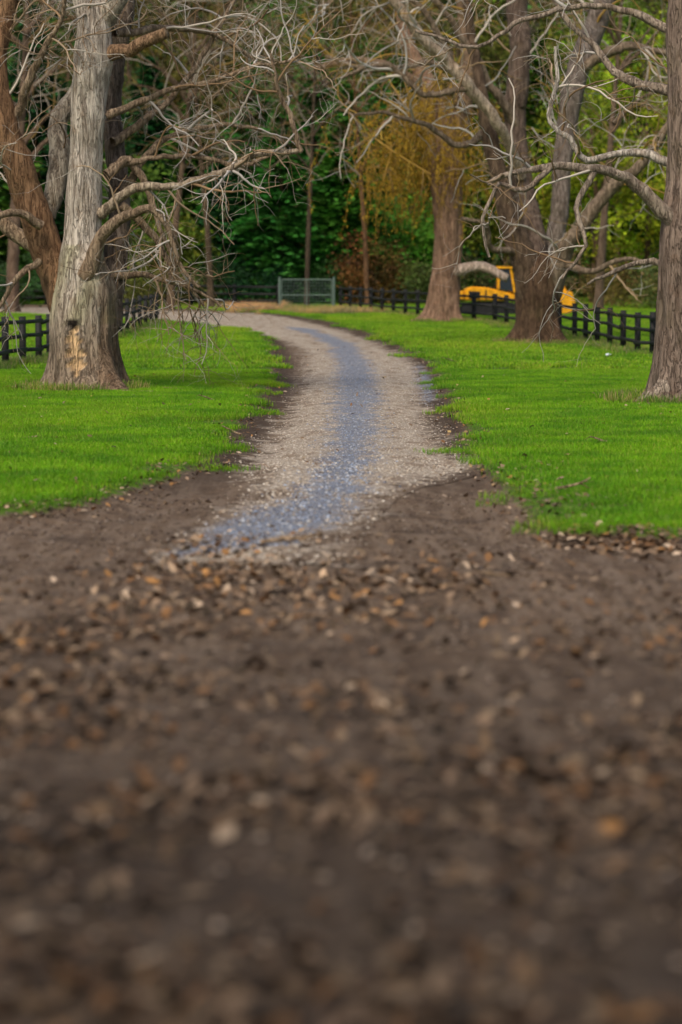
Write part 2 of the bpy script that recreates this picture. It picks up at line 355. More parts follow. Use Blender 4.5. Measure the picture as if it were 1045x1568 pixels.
rightM=[
 [(1050,636,0,50),(1046,600,0,44),(1043,540,0,40),(1045,450,0,37),(1048,350,0,38),(1052,250,0,36),(1055,150,0,38),(1050,60,0,36),(1045,-50,0,30),(1030,-200,0,20),(1020,-380,0,9)],
 [(1030,575,-.15,18),(1000,602,-.3,14),(972,618,-.4,8),(955,632,-.45,4)],
 [(1030,350,-.1,14),(985,312,-.2,11),(950,284,-.3,9),(900,268,-.5,7.5),(840,264,-.6,6),(780,275,-.7,5),(738,290,-.7,3)],
 [(1035,260,.2,8),(970,238,.4,6),(900,250,.4,5),(870,215,.4,4.5),(842,190,.4,4),(846,140,.4,3.5),(850,78,.4,2.5)],
 [(1035,150,.2,9),(960,120,.5,6.5),(900,60,.8,5),(850,-10,1,4),(800,-100,1,3)],
 [(1035,60,.2,8),(930,20,.5,5),(820,30,.7,4),(740,70,.8,3),(640,50,.8,2.5)],
 [(1040,420,.1,6),(1000,400,.2,4.5),(950,420,.3,3.5),(900,440,.3,2)],
 [(1040,480,0,8),(1090,420,0,7),(1150,350,0,5)],
 [(1050,300,0,14),(1110,230,.3,11),(1180,120,.4,8),(1240,0,.5,5)],
 [(840,264,-.6,5),(800,300,-.8,4),(760,290,-.9,3),(735,340,-1,2.5),(745,400,-1,2)],
 [(900,268,-.5,5),(870,320,-.7,4),(880,380,-.8,3),(850,430,-.8,2)],
]
cfgR=dict(cfgL); cfgR['dens']=[1.9,3.4,4.2]
tree('bare_tree',1040,622,rightM,cfgR,{0:np.array([.26,.20,.16]),3:np.array([.55,.51,.45]),'d':np.array([.36,.30,.24])},2.2,nospawn=(1,))
midM=[
 [(824,545,0,37),(825,515,0,33),(825,480,0,31),(826,450,0,34),(828,420,0,30),(830,395,.1,20)],
 [(812,455,0,22),(796,390,-.2,19),(776,330,-.3,16),(765,290,-.3,14),(745,220,-.3,12),(735,150,-.2,9),(720,60,0,7),(700,-60,0,5),(680,-200,0,3)],
 [(826,445,.2,24),(815,360,.4,19),(800,280,.6,17),(790,180,.8,17),(798,80,.8,17),(790,0,1,16),(780,-150,1,10),(770,-260,1,5)],
 [(840,450,-.1,20),(862,388,-.4,14),(890,348,-.7,11),(930,295,-1,10),(965,270,-1.3,8),(1000,220,-1.4,6),(1045,150,-1.5,4)],
 [(832,440,.3,18),(858,340,.8,14),(866,230,1.2,15),(885,120,1.5,18),(920,30,1.8,17),(960,-80,2,13),(990,-200,2,7)],
 [(798,275,.3,7),(762,205,-.8,8),(716,150,-1.4,9),(690,120,-1.6,9),(650,85,-2,8),(610,40,-2.2,7),(580,0,-2.4,5),(530,-70,-2.5,3)],
 [(790,390,-.3,7),(750,385,-1,4.5),(738,350,-1.4,3.5),(700,340,-1.8,3)],
 [(860,400,-.3,7),(900,420,-1,4.5),(950,400,-1.5,3.5),(1000,410,-2,2)],
 [(740,210,-.2,7),(700,230,-.6,5),(650,200,-1,4),(590,180,-1.2,3),(540,190,-1.2,2)],
 [(738,150,-.2,6),(660,100,.3,4.5),(580,110,.6,3.5),(500,90,.8,3)],
 [(792,200,.7,8),(730,100,0,6),(640,-10,-.5,4)],
 [(890,110,1.4,9),(960,80,1,7),(1030,90,.8,5)],
 [(716,150,-1.4,6),(650,160,-1.6,4.5),(590,120,-1.8,3.5),(520,140,-2,2.5)],
 [(690,120,-1.6,5),(640,30,-1.8,4),(560,10,-2,3),(480,40,-2,2)],
]
cfgM=dict(dens=[1.35,2.3,2.8],len=[2.1,1.15,.6],rad=[.034,.019,.012],seg=[10,7,5],wob=.34,grav=[-.03,-.05,-.06],up=.08,zmax=10.5,
  cols=[np.array([.50,.44,.36]),np.array([.33,.23,.13]),np.array([.34,.21,.05]),np.array([.46,.43,.38])])
tree('bare_tree',825,530,midM,cfgM,{0:np.array([.12,.075,.045]),1:np.array([.15,.105,.07]),2:np.array([.19,.14,.11]),4:np.array([.22,.185,.16]),5:np.array([.62,.50,.38]),'d':np.array([.27,.21,.15])},.4)
willM=[
 [(678,502,0,27),(680,470,0,24),(683,420,0,22),(686,360,0,22),(683,300,0,24),(680,250,0,27),(672,190,0,21),(650,130,.2,14),(620,60,.4,9),(600,-50,.5,6),(580,-160,.5,3)],
 [(690,262,0,19),(706,180,.2,15),(716,100,.3,12),(702,0,.4,8),(690,-120,.4,4)],
 [(694,418,-.2,10),(735,411,-.5,8),(774,428,-.8,6)],
 [(672,230,0,9),(640,195,-.5,7),(600,190,-1,5),(570,220,-1.5,3)],
 [(676,160,0,8),(700,140,-.5,6),(735,170,-1,4)],
 [(655,140,0,8),(560,100,.4,6),(480,110,.8,4)],
]
cfgW=dict(dens=[1.0,1.7,2.2],len=[2.4,1.2,.7],rad=[.04,.02,.014],seg=[8,6,5],wob=.22,grav=[-.05,-.12,-.25],up=.1,zmax=12,
  cols=[np.array([.40,.24,.05]),np.array([.44,.29,.05]),np.array([.30,.20,.10])])
wt,(wx,wy,ws,wz)=tree('willow_tree',678,496,willM,cfgW,{0:np.array([.33,.21,.14]),2:np.array([.55,.45,.37]),'d':np.array([.26,.18,.12]),'cap':[2]},.2,nospawn=(2,))
C=Col(); LC=Col()
for _ in range(470):
    px=rng.normal(650,52); py=rng.uniform(130,265)+abs(px-660)*.25
    p=np.array([(px-CX)*ws,wy-.3+rng.normal()*1.3,wz+(496-py)*ws]); L=rng.uniform(.6,2.7)
    n=10; P=[p]; dd=np.array([rng.normal()*.5,rng.normal()*.4,.1])
    for i in range(n):
        dd=dd*.6+np.array([rng.normal()*.20,rng.normal()*.20,-.40]); P.append(P[-1]+dd/np.linalg.norm(dd)*L/n)
    P=np.array(P); C.tube(P,np.linspace(.013,.006,n+1),3,np.array([.36,.21,.03])*rng.uniform(.6,1.2))
    m=20; t=rng.uniform(1,n,m); q=np.stack([np.interp(t,np.arange(n+1),P[:,k]) for k in range(3)],1)+rng.normal(size=(m,3))*.07
    a=rng.normal(size=(m,3))*np.array([.4,.4,1]); a/=np.linalg.norm(a,axis=1)[:,None]; b=np.cross(a,rng.normal(size=(m,3))); b/=np.linalg.norm(b,axis=1)[:,None]
    LC.rhomb(q,a*.06,b*.022,np.array([.42,.26,.02])*rng.uniform(.4,1.25,(m,1)))
C.make('strands',TWIG,parent=wt); LC.make('leaves',LEAF,False,parent=wt)
# ------------------------------------------------------------ background vegetation
def conifer(name,px,d,H,R0,base,zlo=.2):
    x=(px-CX)*d/F; z0=float(zg(x,d)); C=Col()
    Z=np.linspace(-.2,H,12); P=np.stack([np.full(12,x),np.full(12,d),z0+Z],1)
    C.tube(P,np.linspace(H*.022,.03,12),9,np.array([.12,.08,.05]))
    z=zlo; pc=[];pa=[];pb=[];cc=[]
    while z<H:
        r=R0*(1-z/H)**.7*rng.uniform(.7,1.2)+.25; nb=rng.integers(7,11)
        for b in range(nb):
            az=rng.uniform(0,2*np.pi); rb=r*rng.uniform(.65,1.15); m=int(10+rb*9)
            t=rng.uniform(.2,1,m); dr=np.array([math.cos(az),math.sin(az),0]); lat=np.array([-dr[1],dr[0],0])
            sp=rng.normal(size=m)*.22*rb*t*.8
            q=np.array([x,d,z0+z])+dr*(rb*t)[:,None]+lat*sp[:,None]; q[:,2]+=rb*(.28*t-.42*t*t)+rng.normal(size=m)*.07-abs(sp)*.2
            a=dr+lat*rng.normal(size=(m,1))*.7+rng.normal(size=(m,3))*.22; a/=np.linalg.norm(a,axis=1)[:,None]
            bb=np.cross(a,np.array([0,0,1])+rng.normal(size=(m,3))*.45); bb/=np.linalg.norm(bb,axis=1)[:,None]
            sz=rng.uniform(.14,.30,m)[:,None]
            pc.append(q);pa.append(a*sz);pb.append(bb*sz*.38)
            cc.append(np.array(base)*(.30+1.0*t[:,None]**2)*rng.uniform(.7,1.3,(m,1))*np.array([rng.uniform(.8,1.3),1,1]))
        z+=rng.uniform(.16,.30)
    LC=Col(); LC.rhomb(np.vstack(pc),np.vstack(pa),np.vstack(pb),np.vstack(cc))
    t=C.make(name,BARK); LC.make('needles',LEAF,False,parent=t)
G1=(.05,.22,.028); G2=(.07,.18,.018); G3=(.025,.12,.03)
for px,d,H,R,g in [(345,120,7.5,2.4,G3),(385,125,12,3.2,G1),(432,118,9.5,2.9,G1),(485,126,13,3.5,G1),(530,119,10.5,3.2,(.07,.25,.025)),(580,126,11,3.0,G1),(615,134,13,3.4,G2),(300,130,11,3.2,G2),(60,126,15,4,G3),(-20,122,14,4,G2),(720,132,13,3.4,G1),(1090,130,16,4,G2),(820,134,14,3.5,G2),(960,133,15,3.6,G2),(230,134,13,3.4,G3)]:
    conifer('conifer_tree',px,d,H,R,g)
def cloud(LC,c,rad,nc,nl,cr,sz,base,flat=.7,gain=1.75):
    cc=rng.normal(size=(nc,3)); cc/=np.linalg.norm(cc,axis=1)[:,None]; cc*=(rng.uniform(.25,1,(nc,1))**.6); cc=cc*np.array(rad)+np.array(c)
    q=np.repeat(cc,nl,0)+rng.normal(size=(nc*nl,3))*cr*np.array([1,1,flat]); m=len(q)
    a=rng.normal(size=(m,3)); a/=np.linalg.norm(a,axis=1)[:,None]; b=np.cross(a,rng.normal(size=(m,3))); b/=np.linalg.norm(b,axis=1)[:,None]
    s=rng.uniform(.6,1.3,(m,1))*sz
    tint=np.repeat(rng.uniform(.35,1.4,(nc,1))*np.array([1,1,1])*(1+rng.normal(size=(nc,3))*.12),nl,0)
    LC.rhomb(q,a*s,b*s*.5,np.clip(np.array(base)*gain*tint*rng.uniform(.7,1.3,(m,1)),0,1))
def leafy(name,px,d,H,rad,base,nc=70,nl=70,sz=.14,cr=.5,trunk=.18):
    x=(px-CX)*d/F; z0=float(zg(x,d)); C=Col()
    P=smooth_path([(x,d,z0-.3,trunk),(x+.2,d,z0+H*.4,trunk*.7),(x-.1,d+.2,z0+H*.8,trunk*.3)],.4)
    C.tube(P[:,:3],P[:,3],8,BROWN*.8)
    spawn(C,P[:,:3],P[:,3],0,dict(dens=[1.6,1.2],len=[rad[0]*.9,.9],rad=[.05,.025],seg=[6,4],wob=.2,grav=[.02,0],up=.3,cols=[BROWN,GREYB]),.2)
    t=C.make(name,BARK); L=Col(); cloud(L,(x,d,z0+H-rad[2]),rad,nc,nl,cr,sz,base); L.make('leaves',LEAF,False,parent=t)
OL=(.15,.19,.008); YG=(.19,.24,.010)
for px,d,H,rad,b in [(905,118,11,(3,2.5,4.5),OL),(985,121,14,(3.4,2.5,6.2),YG),(1060,115,12,(3,2,5),OL),(940,130,17,(4,3,6),(.10,.17,.010)),
     (850,135,15,(3.5,3,6),(.12,.15,.010)),(255,119,4.2,(2.2,1.5,1.9),(.09,.12,.012)),(200,125,7,(2.6,2,3),(.05,.11,.012)),(290,138,16,(3.5,3,6),(.07,.065,.010)),
     (110,133,17,(4,3,7),(.035,.08,.012)),(10,130,9,(4,3,4),(.04,.10,.015)),(400,142,19,(4,3,7),(.07,.065,.012)),(500,146,20,(4,3,6),(.07,.065,.012)),
     (620,122,5.5,(2.2,1.8,2.6),(.06,.15,.012)),(590,150,20,(4,3,6),(.11,.08,.015)),(700,145,19,(4,3,7),(.09,.10,.012)),(790,142,18,(4,3,7),(.08,.11,.012)),(200,146,19,(4,3,7),(.08,.065,.015)),(560,140,15,(3,2.5,5),(.05,.11,.012)),(770,124,9,(2.8,2,4),(.10,.13,.01)),(900,140,20,(4,3,6),(.09,.14,.012)),(1010,138,20,(4,3,6),(.10,.15,.012)),(450,140,17,(3.5,3,5),(.045,.10,.014))]:
    leafy('leafy_tree',px,d,H,rad,b)
U=Col()
for px,d,h,b,w in [(215,112,1.6,(.10,.12,.02),1.2),(265,116,1.8,(.10,.10,.02),1.6),(310,117,1.5,(.06,.09,.02),1.4),(350,117,2.2,(.012,.05,.012),1.3),(400,116,2.0,(.012,.05,.014),1.6),(460,118,2.6,(.015,.06,.015),1.6),(520,117,2.2,(.05,.11,.03),1.5),(548,115.5,3.6,(.14,.065,.018),.8),(590,116,2.8,(.12,.075,.018),1.0),(560,118,2.4,(.10,.10,.03),1.5),(600,117,2.0,(.09,.08,.02),1.5),(640,115,2.2,(.07,.10,.02),1.3),
    (720,118,2.4,(.06,.06,.02),2),(800,119,2.5,(.07,.06,.02),2.2),(870,116,2.4,(.10,.08,.03),2),(930,112,2.2,(.16,.12,.03),2),(985,108,2.2,(.15,.13,.03),2),(1040,106,2.4,(.10,.12,.03),2),(0,112,2.,(.03,.08,.02),2.5),(70,118,2.4,(.03,.07,.02),2.2),(140,118,2.2,(.05,.07,.02),2),(-60,110,2.5,(.03,.07,.02),2.5),(1120,104,2.5,(.1,.1,.03),2.5)]:
    x=(px-CX)*d/F; cloud(U,(x,d,float(zg(x,d))+h*.5),(w,1.0,h*.55),26,70,.32,.085,b,gain=1.5)
U.make('undergrowth',LEAF,False)
W=Col()
for _ in range(260):
    d=rng.uniform(146,215); x=rng.uniform(-48,48)*d/160; z=float(zg(x,d)); h=rng.uniform(5,13)
    b=[(.04,.075,.010),(.06,.075,.012),(.09,.06,.015),(.03,.08,.015),(.10,.085,.015)][rng.integers(5)]
    cloud(W,(x,d,z+h*.55),(3.2,2.4,h*.5),26,26,.75,.34,b,gain=1.2)
W.make('woodland',LEAF,False)
cfgB=dict(dens=[1.1,1.6,1.9],len=[2.8,1.5,.9],rad=[.040,.022,.015],seg=[8,6,5],wob=.30,grav=[-.01,-.03,-.03],up=.15,
  cols=[np.array([.27,.17,.07]),np.array([.33,.25,.17]),np.array([.23,.15,.05]),np.array([.36,.31,.25])])
def bare_bg(px,py,r,lean,cols):
    M=[[(px,py+4,0,r),(px+lean*.2,py-120,0,r*.85),(px+lean*.6,py-260,.3,r*.65),(px+lean,py-420,.4,r*.4),(px+lean*1.2,py-560,.4,r*.15)]]
    for i in range(7):
        h=rng.uniform(200,420); sx=(-1)**i; ex=px+lean*h/450
        M.append([(ex,py-h,0,r*.5),(ex+sx*rng.uniform(25,50),py-h-40,.5*sx,r*.35),(ex+sx*rng.uniform(60,120),py-h-rng.uniform(20,110),sx,r*.12)])
    return tree('bare_tree',px,py,M,cfgB,{'d':np.array(cols)},rng.uniform(0,6),coarse=3.)
for a in [(262,476,6,40,(.17,.12,.08)),(325,474,5,-30,(.15,.11,.07)),(470,473,4,15,(.10,.075,.05)),(563,472,4,-25,(.18,.10,.05)),(915,478,7,30,(.18,.13,.09)),(20,478,10,25,(.2,.14,.10))]:
    bare_bg(*a)
# ------------------------------------------------------------ boxes & metal parts
def box(Cc,c,half,rot=(1,0),col=(1,1,1)):
    ux,uy=rot; V=[]
    for sx in (-1,1):
        for sy in (-1,1):
            for sz in (-1,1):
                lx,ly,lz=sx*half[0],sy*half[1],sz*half[2]; V.append((c[0]+lx*ux-ly*uy,c[1]+lx*uy+ly*ux,c[2]+lz))
    Fq=np.array([(0,1,3,2),(4,6,7,5),(0,4,5,1),(2,3,7,6),(0,2,6,4),(1,5,7,3)])
    Cc.add(np.array(V),Fq,np.tile(np.array(col,float),(8,1)))
FEN=vcol_mat('black_fence_paint',.65,0,.3)
def fence(name,pts,hgt=1.0,spacing=1.9,rails=(.30,.60,.90),th=.05):
    pts=[np.array(p,float) for p in pts]; C=Col(); posts=[]
    for a,b in zip(pts[:-1],pts[1:]):
        n=max(1,round(np.linalg.norm(b-a)/spacing)); posts+=[a+(b-a)*i/n for i in range(n)]
    posts.append(pts[-1])
    zs=[float(height(np.array([p[0]]),np.array([p[1]]),np.array([1.]))[0]) for p in posts]
    for i,(p,z) in enumerate(zip(posts,zs)):
        q=posts[min(i+1,len(posts)-1)]-posts[max(i-1,0)]; q/=np.linalg.norm(q)
        k=(.014+.006*rng.random()); box(C,(p[0],p[1],z+hgt*.5-.1+rng.normal()*.015),(.065,.065,hgt*.5+.12),q,(k,k,k*.95))
    for i in range(len(posts)-1):
        a,b=posts[i],posts[i+1]; q=(b-a); L=np.linalg.norm(q); q/=L; nrm=np.array([q[1],-q[0]])
        for r in rails:
            k=.014+.010*rng.random(); za=zs[i]+r*hgt+rng.normal()*.015; zb2=zs[i+1]+r*hgt+rng.normal()*.015
            off=nrm*(.065+.022)*(1 if nrm[1]<0 else -1); A3=np.array([a[0]+off[0],a[1]+off[1],za]); B3=np.array([b[0]+off[0],b[1]+off[1],zb2])
            B3=B3-(B3-A3)/L*.004
            V=[]
            for P0 in (A3,B3):
                for s1,s2 in ((-1,-1),(1,-1),(1,1),(-1,1)): V.append((P0[0]+nrm[0]*.02*s1,P0[1]+nrm[1]*.02*s1,P0[2]+s2*th))
            Fq=np.array([(0,1,2,3),(7,6,5,4),(0,4,5,1),(1,5,6,2),(2,6,7,3),(3,7,4,0)])
            C.add(np.array(V),Fq,np.tile([k,k,k*.95],(8,1)))
    return C.make(name,FEN,False)
fr=[gp(522,475),gp(640,487),gp(758,498),gp(880,521),gp(1000,549),(12.5,46)]
fence('paddock_fence',fr,1.0,2.3,th=.042)
fl=[(-9.6,38),gp(-20,572),gp(60,557),gp(185,516),gp(240,496)]
fence('paddock_fence',fl,1.0,2.0,th=.042)
gx0,gy0=gp(432,474); gx1,gy1=gp(508,475)
fence('paddock_fence',[(-30,121),(-16,118.5),(-9,114),(gx0-.15,gy0+.2)],1.05,2.2)
GM=plain('galvanised_steel',(.16,.22,.18),.5,.5,.15)
C=Col(); z=float(zg(0,gy0))+.10; W1=gx1-gx0; Hh=1.25
pc=np.array([.3,.36,.33])
def rod(a,b,r,k=7): C.tube(np.array([a,b]),[r,r],k,pc)
for a,b in [((gx0,gy0,z),(gx1,gy0,z)),((gx0,gy0,z+Hh),(gx1,gy0,z+Hh)),((gx0,gy0,z),(gx0,gy0,z+Hh)),((gx1,gy0,z),(gx1,gy0,z+Hh)),((gx0+W1/2,gy0,z),(gx0+W1/2,gy0,z+Hh)),((gx0,gy0,z+.55),(gx1,gy0,z+.55))]: rod(a,b,.026)
for i in range(1,16): rod((gx0+W1*i/16,gy0,z),(gx0+W1*i/16,gy0,z+Hh),.007,4)
for i in range(1,9): rod((gx0,gy0,z+Hh*i/9),(gx1,gy0,z+Hh*i/9),.007,4)
for xx in (gx0-.1,gx1+.1): rod((xx,gy0,z-.4),(xx,gy0,z+Hh+.12),.06,10)
C.make('metal_field_gate',GM)
# ------------------------------------------------------------ excavator
YM=plain('yellow_paint',(.78,.36,.012),.45,0,.3,5); BM=plain('black_rubber',(.02,.02,.02),.8); GLm=plain('cab_glass',(.03,.04,.05),.08)
ey=97.; ex=(750-CX)*ey/F; ez=float(zg(ex,ey))+.03
exc=link(D.objects.new('excavator',None)); exc.location=(ex,ey,ez)
def part(name,prof,y0,y1,mat,bev=.04):
    bm=bmesh.new(); v0=[bm.verts.new((x,y0,z)) for x,z in prof]; f=bm.faces.new(v0)
    r=bmesh.ops.extrude_face_region(bm,geom=[f]); vs=[g for g in r['geom'] if isinstance(g,bmesh.types.BMVert)]
    bmesh.ops.translate(bm,verts=vs,vec=(0,y1-y0,0)); bmesh.ops.recalc_face_normals(bm,faces=bm.faces)
    if bev: bmesh.ops.bevel(bm,geom=list(bm.edges),offset=bev,segments=2,affect='EDGES',clamp_overlap=True)
    me=D.meshes.new(name); bm.to_mesh(me); bm.free(); me.materials.append(mat); return link(D.objects.new(name,me),exc)
trk=[(-1.15,.05),(-.95,0),(.95,0),(1.15,.08),(1.22,.25),(1.12,.42),(.9,.5),(-.9,.5),(-1.12,.42),(-1.2,.25)]
part('track_left',trk,-.95,-.6,BM); part('track_right',trk,.6,.95,BM)
part('undercarriage',[(-.7,.2),(.7,.2),(.6,.55),(-.6,.55)],-.58,.58,BM)
part('engine_house',[(-1.05,.6),(.95,.6),(1.0,.8),(.5,.95),(-.2,1.12),(-.8,1.15),(-1.08,1.0)],-.8,.8,YM,.05)
part('grille_panel',[(-.9,.68),(-.45,.68),(-.45,.95),(-.9,.97)],-.825,-.805,BM,.004)
part('side_panel_gap',[(-.25,.66),(-.19,.66),(-.19,1.0),(-.25,1.0)],-.82,-.803,BM,.003)
part('counterweight',[(-1.28,.65),(-1.09,.62),(-1.11,1.0),(-1.26,.92)],-.78,.78,YM,.03)
part('cab_back_pillar',[(.25,1.05),(.33,1.05),(.33,1.85),(.25,1.85)],-.78,-.1,YM,.01)
part('cab_front_pillar',[(.88,.9),(.96,.9),(.80,1.85),(.72,1.85)],-.78,-.1,YM,.01)
part('cab_glass_side',[(.34,1.05),(.86,.95),(.72,1.83),(.34,1.83)],-.75,-.15,GLm,0)
part('cab_roof',[(.18,1.855),(.86,1.855),(.84,1.93),(.2,1.95)],-.82,-.06,YM,.01)
part('boom',[(.7,.85),(.9,.75),(1.35,1.9),(2.4,2.0),(2.5,2.15),(1.2,2.15),(1.0,1.9)],.1,.4,YM,.03)
part('stick',[(2.35,2.15),(2.55,2.15),(3.1,.9),(3.0,.75),(2.85,.9)],.12,.38,YM,.03)
part('boom_cylinder',[(.95,.9),(1.05,.85),(1.75,1.9),(1.65,1.95)],.2,.3,GM,.01)
part('bucket',[(2.75,1.0),(3.25,.95),(3.4,.5),(3.25,.12),(2.85,.05),(2.55,.3),(2.75,.42),(2.8,.7)],-.15,.65,YM,.03)
part('dozer_blade',[(1.45,.05),(1.55,.05),(1.5,.3),(1.58,.55),(1.48,.55),(1.4,.3)],-.9,.9,YM,.01)
part('blade_arm',[(1.0,.2),(1.42,.2),(1.42,.32),(1.0,.32)],-.3,.3,YM,.01)
# ------------------------------------------------------------ grass (instanced patches)
def rand_patch(name,n,size,hmin,hmax,wd,palette):
    x=rng.uniform(-size,size,n); y=rng.uniform(-size,size,n); h=rng.uniform(hmin,hmax,n); az=rng.uniform(0,2*np.pi,n)
    lean=rng.normal(size=(n,2))*.35*h[:,None]
    ax=np.cos(az)*wd; ay=np.sin(az)*wd; z0=np.full(n,-.01)
    v0=np.stack([x-ax,y-ay,z0],1); v1=np.stack([x+ax,y+ay,z0],1)
    m=np.stack([x+lean[:,0]*.4+ax*.7,y+lean[:,1]*.4+ay*.7,h*.6],1); m2=np.stack([x+lean[:,0]*.4-ax*.7,y+lean[:,1]*.4-ay*.7,h*.6],1)
    t=np.stack([x+lean[:,0],y+lean[:,1],h],1)
    V=np.stack([v0,v1,m,m2,t],1).reshape(-1,3); b=np.arange(n)[:,None]*5
    Fq=b+np.array([[0,1,2,3]]); Ft=b+np.array([[3,2,4]])
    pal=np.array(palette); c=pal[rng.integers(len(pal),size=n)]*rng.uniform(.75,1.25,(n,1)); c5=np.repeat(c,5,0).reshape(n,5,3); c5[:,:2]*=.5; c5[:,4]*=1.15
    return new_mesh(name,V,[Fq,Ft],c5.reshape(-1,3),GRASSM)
GP=[(.16,.40,.004),(.18,.43,.005),(.12,.33,.004),(.21,.43,.010),(.28,.40,.04)]
def scatter(name,child,XY,Z,smin,smax):
    n=len(XY); az=rng.uniform(0,2*np.pi,n); s=rng.uniform(smin,smax,n)
    V=np.zeros((n,3,3),np.float32)
    for k in range(3):
        a=az+k*2*np.pi/3; V[:,k,0]=XY[:,0]+np.cos(a)*s*.8774; V[:,k,1]=XY[:,1]+np.sin(a)*s*.8774; V[:,k,2]=Z
    o=new_mesh(name,V.reshape(-1,3),np.arange(3*n).reshape(-1,3))
    o.instance_type='FACES'; o.use_instance_faces_scale=True; o.show_instancer_for_render=False; o.show_instancer_for_viewport=False
    child.parent=o; return o
def cand(n,y0,y1,pw=1.):
    y=y0+(y1-y0)*rng.random(n)**pw; hw=.150*y+2.5; x=rng.uniform(-1,1,n)*hw; return x,y
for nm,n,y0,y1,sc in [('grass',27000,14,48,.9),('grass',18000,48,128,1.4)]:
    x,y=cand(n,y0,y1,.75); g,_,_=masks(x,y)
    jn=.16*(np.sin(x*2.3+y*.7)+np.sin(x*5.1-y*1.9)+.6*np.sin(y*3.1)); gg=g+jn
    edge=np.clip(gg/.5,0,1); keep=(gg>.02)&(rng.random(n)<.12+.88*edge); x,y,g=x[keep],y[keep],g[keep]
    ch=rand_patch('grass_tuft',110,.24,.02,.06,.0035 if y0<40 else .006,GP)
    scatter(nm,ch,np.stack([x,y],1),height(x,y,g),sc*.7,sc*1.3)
pts=[]
def along(P,n,w):
    P=np.array(P,float)
    for _ in range(n):
        i=rng.integers(len(P)-1); t=rng.random(); q=P[i]+(P[i+1]-P[i])*t+rng.normal(size=2)*w; pts.append(q)
along(fr,700,.35); along(fl,500,.25); along([(-10,113),(gx0,gy0),(gx1,gy1),(1,105)],260,.5)
for tb in [(130,603),(1040,622),(825,530),(678,496)]:
    q=gp(*tb)
    for _ in range(80):
        a=rng.uniform(0,6.28); r=rng.uniform(.6,1.0)*(1 if tb[0]!=825 else 1.2); pts.append(np.array([q[0]+r*math.cos(a),q[1]+r*math.sin(a)]))
pts=np.array(pts); g,_,_=masks(pts[:,0],pts[:,1])
ch=rand_patch('rough_grass_tuft',60,.16,.05,.18,.006,[(.16,.32,.02),(.26,.32,.05),(.38,.32,.14),(.12,.26,.02)])
scatter('rough_grass',ch,pts,height(pts[:,0],pts[:,1],g),.6,1.2)
pp=np.array([gp(rng.normal(390,24),rng.uniform(470,479)) for _ in range(190)]+[gp(rng.normal(510,34),rng.uniform(480,484)) for _ in range(150)])
ch=rand_patch('dry_grass_tuft',60,.2,.08,.35,.008,[(.55,.44,.2),(.65,.40,.14),(.42,.36,.12)])
g,_,_=masks(pp[:,0],pp[:,1]); scatter('dry_grass',ch,pp,height(pp[:,0],pp[:,1],g),.6,1.1)
# ------------------------------------------------------------ fallen leaves
def leaf_scatter(C,x,y,size,pal,lift=.010):
    n=len(x); g,_,_=masks(x,y); z=height(x,y,g)
    az=rng.uniform(0,2*np.pi,n); tl=rng.normal(size=(n,2))*.35; s=size*rng.uniform(.4,1.25,n)
    a=np.stack([np.cos(az),np.sin(az),tl[:,0]],1); b=np.stack([-np.sin(az),np.cos(az),tl[:,1]],1)
    cu=rng.uniform(.0,.5,n)
    c=np.stack([x,y,z+lift+s*.12],1); S=s[:,None]
    up=np.array([0,0,1.]); ring=[]
    prof=[(-1,0),(-.45,.42),(.15,.55),(.6,.28),(1.05,0),(.6,-.28),(.15,-.5),(-.45,-.42)]
    for u,v in prof:
        ju=u*(1+rng.normal(size=(n,1))*.10); jv=v*(1+rng.normal(size=(n,1))*.25)
        ring.append(c+a*S*ju+b*S*jv+up*(S*cu[:,None]*(abs(v)*1.2+ .3*u*u)))
    V=np.stack(ring,1); i=np.arange(n)[:,None]*8
    Fq=np.vstack([i+np.array([[0,1,2,7]]),i+np.array([[7,2,3,6]]),i+np.array([[6,3,4,5]])])
    leaf_shade=np.clip(.50+(y-5)/14,.45,1.)[:,None]  # shade painted into the leaf colours, darker close to the camera
    p=np.array(pal); cc=p[rng.integers(len(p),size=n)]*rng.uniform(.6,1.25,(n,1))*leaf_shade
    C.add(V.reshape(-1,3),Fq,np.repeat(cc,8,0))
LD=[(.15,.09,.05),(.19,.12,.065),(.09,.055,.032),(.24,.16,.10),(.20,.10,.04),(.06,.04,.022),(.17,.11,.065),(.26,.18,.11)]
LP=LD+[(.42,.29,.18),(.50,.37,.25),(.36,.18,.06)]
C=Col()
n=34000; y=3.3+(18-3.3)*rng.random(n)**1.15; x=rng.uniform(-1,1,n)*(.17*y+.9)
pt=(np.sin(x*1.9+np.sin(y*1.4)*2)*np.sin(y*1.1+x*.5)+.5*np.sin(x*4.3+y*2.)*np.sin(y*3.7-x))
dens=np.clip((16.6-y)/4.5,0,1)*np.clip(.40+.55*pt,.08,.9); tr=np.abs(x-(.9+.10*(y-10)))<.45; dens*=np.where(tr&(y>8),.3,1)*np.where((y>11.5)&((x<-1.3)|(x>1.2)),.22,1)
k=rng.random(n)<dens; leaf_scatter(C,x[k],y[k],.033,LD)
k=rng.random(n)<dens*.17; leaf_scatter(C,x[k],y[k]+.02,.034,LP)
for (px,py,sx,sy,m) in [(345,868,75,22,300),(640,880,90,16,120),(1000,838,50,8,420),(900,826,50,4,120),(300,880,40,20,140),(830,765,28,30,60),(560,905,200,20,160),(820,720,30,6,45),(210,588,18,5,60),(100,607,60,4,70),(1010,628,50,5,70),(400,900,160,25,200)]:
    q=np.array([gp(rng.normal(px,sx),rng.normal(py,sy)) for _ in range(m)]); leaf_scatter(C,q[:,0],q[:,1],.036 if py>700 else .05,LP)
